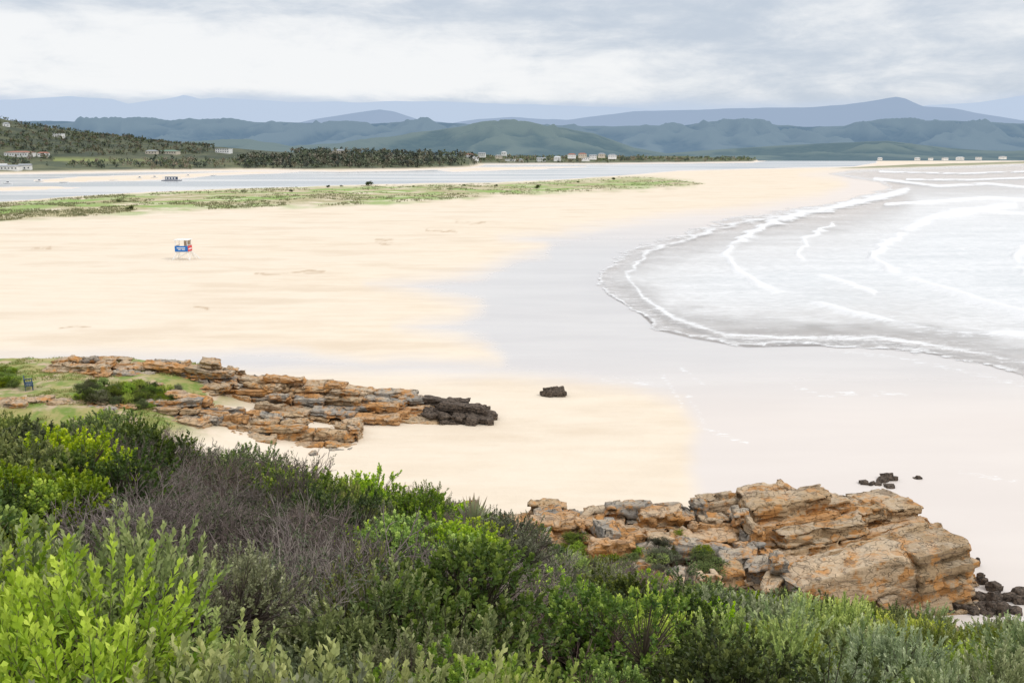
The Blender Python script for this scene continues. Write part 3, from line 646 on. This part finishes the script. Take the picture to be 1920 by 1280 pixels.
# ---------------------------------------------------------------- houses
WALLW=simple('white_wall',(.74,.74,.72),.8,.06,.3); WALLB=simple('beige_wall',(.54,.49,.40),.8,.06,.3); RR=simple('red_roof',(.33,.16,.12),.8,.2,1.); RG=simple('grey_roof',(.30,.32,.34),.7,.2,1.); RGN=simple('green_roof',(.16,.26,.20),.7,.2,1.); GL=simple('window_glass',(.05,.06,.08),.15,.1,1.); RW=simple('pale_roof',(.58,.59,.60),.7,.1,1.)
def house(x,y,z,w,d,h,wm,rm,name,rz=0,style='hip'):
    e=empty(name,(x,y,z),rz); boxes('walls',[(-w/2,w/2,-d/2,d/2,-3,h)],wm,e)
    o=.5; rh=h*.45
    if style=='hip': V=[(-w/2-o,-d/2-o,h),(w/2+o,-d/2-o,h),(w/2+o,d/2+o,h),(-w/2-o,d/2+o,h),(-w/2+d*.45,0,h+rh),(w/2-d*.45,0,h+rh)]
    elif style=='gable': V=[(-w/2-o,-d/2-o,h),(w/2+o,-d/2-o,h),(w/2+o,d/2+o,h),(-w/2-o,d/2+o,h),(-w/2-o,0,h+rh),(w/2+o,0,h+rh)]
    if style=='flat': boxes('roof',[(-w/2-.3,w/2+.3,-d/2-.3,d/2+.3,h,h+.35)],rm,e)
    else: pym('roof',V,[(3,2,1,0),(0,1,5,4),(2,3,4,5),(1,2,5),(3,0,4)],rm,e)
    n=max(2,int(w/3.5)); L=[]
    for fl in range(1 if h<5 else 2):
        for i in range(n):
            cx=-w/2+(i+.5)*w/n; L.append((cx-.7,cx+.7,-d/2-.04,-d/2+.1,.9+fl*3,2.2+fl*3))
    boxes('windows',L,GL,e); boxes('door',[(-.5,.5,-d/2-.08,-d/2-.045,0,.88)],rm,e)
HS=[(110,258,16,5,WALLW,RW,'white_house','flat'),(12,238,9,4,WALLW,RG,'white_house','hip'),(38,293,34,4,WALLW,RR,'red_roofed_house','hip'),(82,294,14,3.5,WALLW,RR,'red_roofed_house','hip'),(18,319,22,3.5,WALLW,RG,'white_house','gable'),(48,318,12,4,WALLW,RG,'white_house','gable'),(-2,318,16,4,WALLW,RW,'white_house','gable'),
(285,289,16,3.5,WALLB,RG,'beige_house','hip'),(318,289,26,3.6,WALLB,RGN,'green_roofed_house','hip'),(420,287,22,5.5,WALLW,RW,'white_house','flat'),(635,289,18,5,WALLB,RG,'beige_house','hip'),(888,300,16,4,WALLW,RG,'white_house','hip'),(880,295,14,4,WALLW,RR,'red_roofed_house','hip'),(904,293,14,5,WALLW,RG,'white_house','gable'),(935,296,14,4,WALLB,RG,'beige_house','hip'),(957,303,20,3.5,WALLW,RW,'white_house','flat'),(975,303,18,3.5,WALLW,RG,'white_house','hip'),(1015,301,18,4,WALLW,RG,'white_house','gable'),(1045,300,14,5,WALLW,RW,'white_house','hip'),(1072,295,16,5,WALLW,RR,'red_roofed_house','hip'),(1092,294,16,5,WALLB,RR,'red_roofed_house','hip'),(1112,297,14,5,WALLW,RG,'white_house','gable'),(1128,294,14,5,WALLB,RG,'beige_house','hip'),(1148,296,16,5,WALLW,RG,'white_house','hip'),(1098,300,16,4,WALLW,RG,'white_house','hip'),(945,290,10,4,WALLW,RW,'white_house','hip'),
(1720,299,14,3.5,WALLW,RW,'white_house','hip'),(1745,299,12,3.5,WALLW,RG,'white_house','flat'),(1772,299,16,3.5,WALLW,RG,'white_house','gable'),(1800,298.5,20,4,WALLW,RW,'white_house','hip'),(1835,298,16,4,WALLW,RW,'white_house','flat'),(1650,299,12,3.5,WALLW,RW,'white_house','hip'),(1880,297,18,4,WALLW,RG,'white_house','hip')]
hr=np.random.RandomState(5)
for (u,v,w,h,wm,rm,nm,stl) in HS:
    x,y,z=hit(u,v)
    if y>1800:
        y=min(y,2050. if u<1200 else 2750.); x=float(bear(u,v))*y; z=max(float(CAMZ-slope(v)*y),float(gz(x,y))+.3)
    house(x,y,z+.4,w,w*.5,h,wm,rm,nm,hr.uniform(-.4,.4),stl)
# ---------------------------------------------------------------- boats
HW=simple('boat_white',(.75,.75,.75),.4,.05); HB=simple('boat_dark',(.05,.07,.12),.4,.1)
def houseboat(u,v):
    x,y,z=P(u,v,-.1); e=empty('houseboat',(x,y,-.16),.15); L=14
    boxes('pontoons',[(-L/2,L/2,-2.6,-1.4,-.1,.6),(-L/2,L/2,1.4,2.6,-.1,.6)],HB,e)
    boxes('deck',[(-L/2,L/2,-2.7,2.7,.6,.85)],HW,e); boxes('cabin',[(-4.5,4.2,-2.1,2.1,.85,3.1)],HB,e)
    boxes('windows',[(-4+i*2,-2.8+i*2,-2.16,-2.0,1.5,2.5) for i in range(4)],HW,e)
    boxes('roof',[(-6.5,6.3,-2.6,2.6,3.1,3.35)],HW,e); beams('roof_posts',[((sx,sy,.85),(sx,sy,3.1)) for sx in(-6.2,6.) for sy in(-2.3,2.3)],.07,HW,e)
houseboat(322,339)
def boat(u,v,L,rz=0.1,cab=True):
    x,y,z=P(u,v,-.1); e=empty('motor_boat' if cab else 'sailing_boat',(x,y,-.16),rz); b=L*.17; V=[];Fc=[]
    st=[(-.5,.8),(-.2,1),(.15,.95),(.38,.55),(.5,.03)]
    for (t,k) in st:
        V+=[(t*L,-b*k,.75+.25*max(t,0)),(t*L,-b*k*.6,-.1),(t*L,b*k*.6,-.1),(t*L,b*k,.75+.25*max(t,0))]
    for i in range(4):
        q=i*4
        for j in range(4): Fc.append((q+j,q+4+j,q+4+(j+1)%4,q+(j+1)%4))
    Fc+=[(0,1,2,3)]; pym('hull',V,Fc,HW,e)
    if cab: boxes('cabin',[(-.15*L,.18*L,-b*.6,b*.6,.78,1.9)],HW,e); boxes('windows',[(-.12*L,.15*L,-b*.6-.03,-b*.6+.05,1.2,1.7)],GL,e)
    else: beams('mast',[((0,0,.7),(0,0,5.5))],.06,HW,e)
for a_ in [(290,334,6,.2,True),(213,339,6,.5,False),(262,335,5,0,True),(75,341,7,-.3,True),(120,343,6,.2,False),(400,330,6,.4,False),(352,331,5,1.,True),(15,345,6,.1,True)]: boat(*a_)
# ---------------------------------------------------------------- lifeguard tower
WP=simple('white_paint',(.8,.8,.78),.5,.05); BL=simple('blue_banner',(.02,.16,.50),.5,.05); RD=simple('red_banner',(.65,.05,.06),.5,.05); DKW=simple('tower_back_panel',(.60,.47,.34),.7,.1)
x,y,_=P(345,486,0); e=empty('lifeguard_tower',(x,y,float(gz(x,y))),math.radians(0))
W=1.2
legs=[((sx*1.7,sy*1.7,0),(sx*1.0,sy*1.0,1.55)) for sx in(-1,1) for sy in(-1,1)]
beams('legs',legs,.07,WP,e)
beams('leg_bracing',[((-1.7,-1.7,.1),(1.0,-1.0,1.5)),((1.7,-1.7,.1),(-1.0,-1.0,1.5)),((-1.7,1.7,.1),(1.0,1.0,1.5)),((1.7,-1.7,.1),(1.0,1.0,1.5)),((1.7,1.7,.1),(1.0,-1.0,1.5)),((-1.7,-1.7,.1),(-1.0,1.0,1.5))],.045,WP,e)
boxes('platform',[(-W,W,-W,W,1.5,1.68)],WP,e)
beams('posts',[((sx*1.13,sy*1.13,1.68),(sx*1.13,sy*1.13,3.75)) for sx in(-1,1) for sy in(-1,1)],.07,WP,e)
boxes('roof',[(-W-.18,W+.18,-W-.18,W+.18,3.75,3.88)],WP,e)
boxes('back_panel',[(-.2,1.1,1.07,1.12,1.7,3.7)],DKW,e); boxes('side_panel',[(-1.12,-1.07,-1.05,1.05,1.7,2.8)],WP,e)
boxes('blue_banner',[(-1.24,1.24,-1.30,-1.24,1.62,2.7)],BL,e)
boxes('banner_mark',[(-.85,.75,-1.315,-1.305,2.22,2.38),(-.6,-.1,-1.315,-1.305,1.95,2.08),(.1,.7,-1.315,-1.305,1.95,2.08)],WP,e)
boxes('red_banner',[(1.24,1.30,-1.2,1.2,1.62,2.7)],RD,e); boxes('banner_stripe',[(1.305,1.315,-1.0,.9,2.0,2.2)],WP,e)
beams('railing',[((1.13,-1.13,2.8),(1.13,1.13,2.8))],.04,WP,e)
beams('ladder',[((1.2,.5,1.6),(2.9,.5,0)),((1.2,1.1,1.6),(2.9,1.1,0))]+[((1.2+1.7*t,.5,1.6-1.6*t),(1.2+1.7*t,1.1,1.6-1.6*t)) for t in (.15,.35,.55,.75,.92)],.045,WP,e)
# ---------------------------------------------------------------- bench
BN=simple('bench_paint',(.035,.07,.12),.6,.15)
x,y,z=hit(48,731); b=empty('park_bench',(x,y,z-.02),math.radians(118))
boxes('seat',[(-.8,.8,-.02-.13*i-.11,-.02-.13*i,.42,.46) for i in range(4)],BN,b)
boxes('backrest',[(-.8,.8,.04,.08,.52+.15*i,.64+.15*i) for i in range(3)],BN,b)
boxes('leg_1',[(-.72,-.64,-.5,-.42,0,.42),(-.72,-.64,.0,.04,0,.95),(-.76,-.62,-.52,.0,.64,.69),(-.72,-.64,-.5,-.44,.46,.64)],BN,b)
boxes('leg_2',[(.64,.72,-.5,-.42,0,.42),(.64,.72,.0,.04,0,.95),(.62,.76,-.52,.0,.64,.69),(.64,.72,-.5,-.44,.46,.64)],BN,b)
# ---------------------------------------------------------------- sky + sun + camera
m=NT('World',True); scene.world=m.m
tc=m.n('ShaderNodeTexCoord').outputs['Generated']; sp=m.n('ShaderNodeSeparateXYZ'); m.t.links.new(tc,sp.inputs[0]); zc=sp.outputs[2]; xc=sp.outputs[0]
ns=m.noise(m.mapv(tc,(3,3,15)),1.4,6.0,.6,.4); nL=m.noise(m.mapv(tc,(1.8,1.8,12)),1.6,6.0,.58,.4)
nd=m.noise(m.mapv(tc,(6,6,18),(0,.03,0)),2.0,9.0,.64,.3)
zw=m.math('ADD',zc,m.math('MULTIPLY',m.math('SUBTRACT',ns,.5),.045))
band_=m.math('MULTIPLY',m.ss(zw,.045,.062),m.ss(zw,.140,.095)); left=m.ss(xc,.2,-.2,.1,1.0)
br=m.math('ADD',m.math('MULTIPLY',band_,left),m.math('MULTIPLY',m.math('SUBTRACT',nd,.5),2.3)); br=m.math('ADD',br,m.math('MULTIPLY',m.math('SUBTRACT',nL,.5),2.4))
cc=m.mix(m.ss(br,-.6,.95),(.575,.645,.74),(.945,.955,.965))
cc=m.mix(m.ss(zw,.038,.060),(.565,.66,.81),cc)
cc=m.mix(m.ss(zc,.2,.55),cc,(1.22,1.22,1.23))
cc=m.mix(m.ss(zc,-.02,-.1),cc,(.5,.48,.45))
sk=m.n('ShaderNodeTexSky',sky_type='NISHITA'); sk.sun_disc=False; sk.sun_elevation=math.radians(48); sk.sun_rotation=math.radians(120)
skb=m.n('ShaderNodeBackground'); m.t.links.new(sk.outputs[0],skb.inputs[0]); skb.inputs[1].default_value=.08
cb=m.n('ShaderNodeBackground'); m.t.links.new(cc,cb.inputs[0]); cb.inputs[1].default_value=1.0
mx=m.n('ShaderNodeMixShader'); mx.inputs[0].default_value=.95; m.t.links.new(skb.outputs[0],mx.inputs[1]); m.t.links.new(cb.outputs[0],mx.inputs[2])
o=m.n('ShaderNodeOutputWorld'); m.t.links.new(mx.outputs[0],o.inputs[0])
sd_=bpy.data.lights.new('sun','SUN'); sd_.energy=1.3; sd_.angle=math.radians(10); sd_.color=(1,.96,.90)
so=bpy.data.objects.new('sun',sd_); COL.objects.link(so)
el,az=math.radians(48),math.radians(120)
dv=Vector((math.sin(az)*math.cos(el),math.cos(az)*math.cos(el),math.sin(el))); so.rotation_euler=dv.to_track_quat('Z','Y').to_euler()
cd=bpy.data.cameras.new('camera'); cd.lens=35; cd.sensor_width=36; cd.clip_start=.1; cd.clip_end=80000
co=bpy.data.objects.new('camera',cd); COL.objects.link(co); co.location=(0,0,CAMZ); co.rotation_euler=(math.pi/2-PITCH,0,0); scene.camera=co
print('done',time.time()-T0)
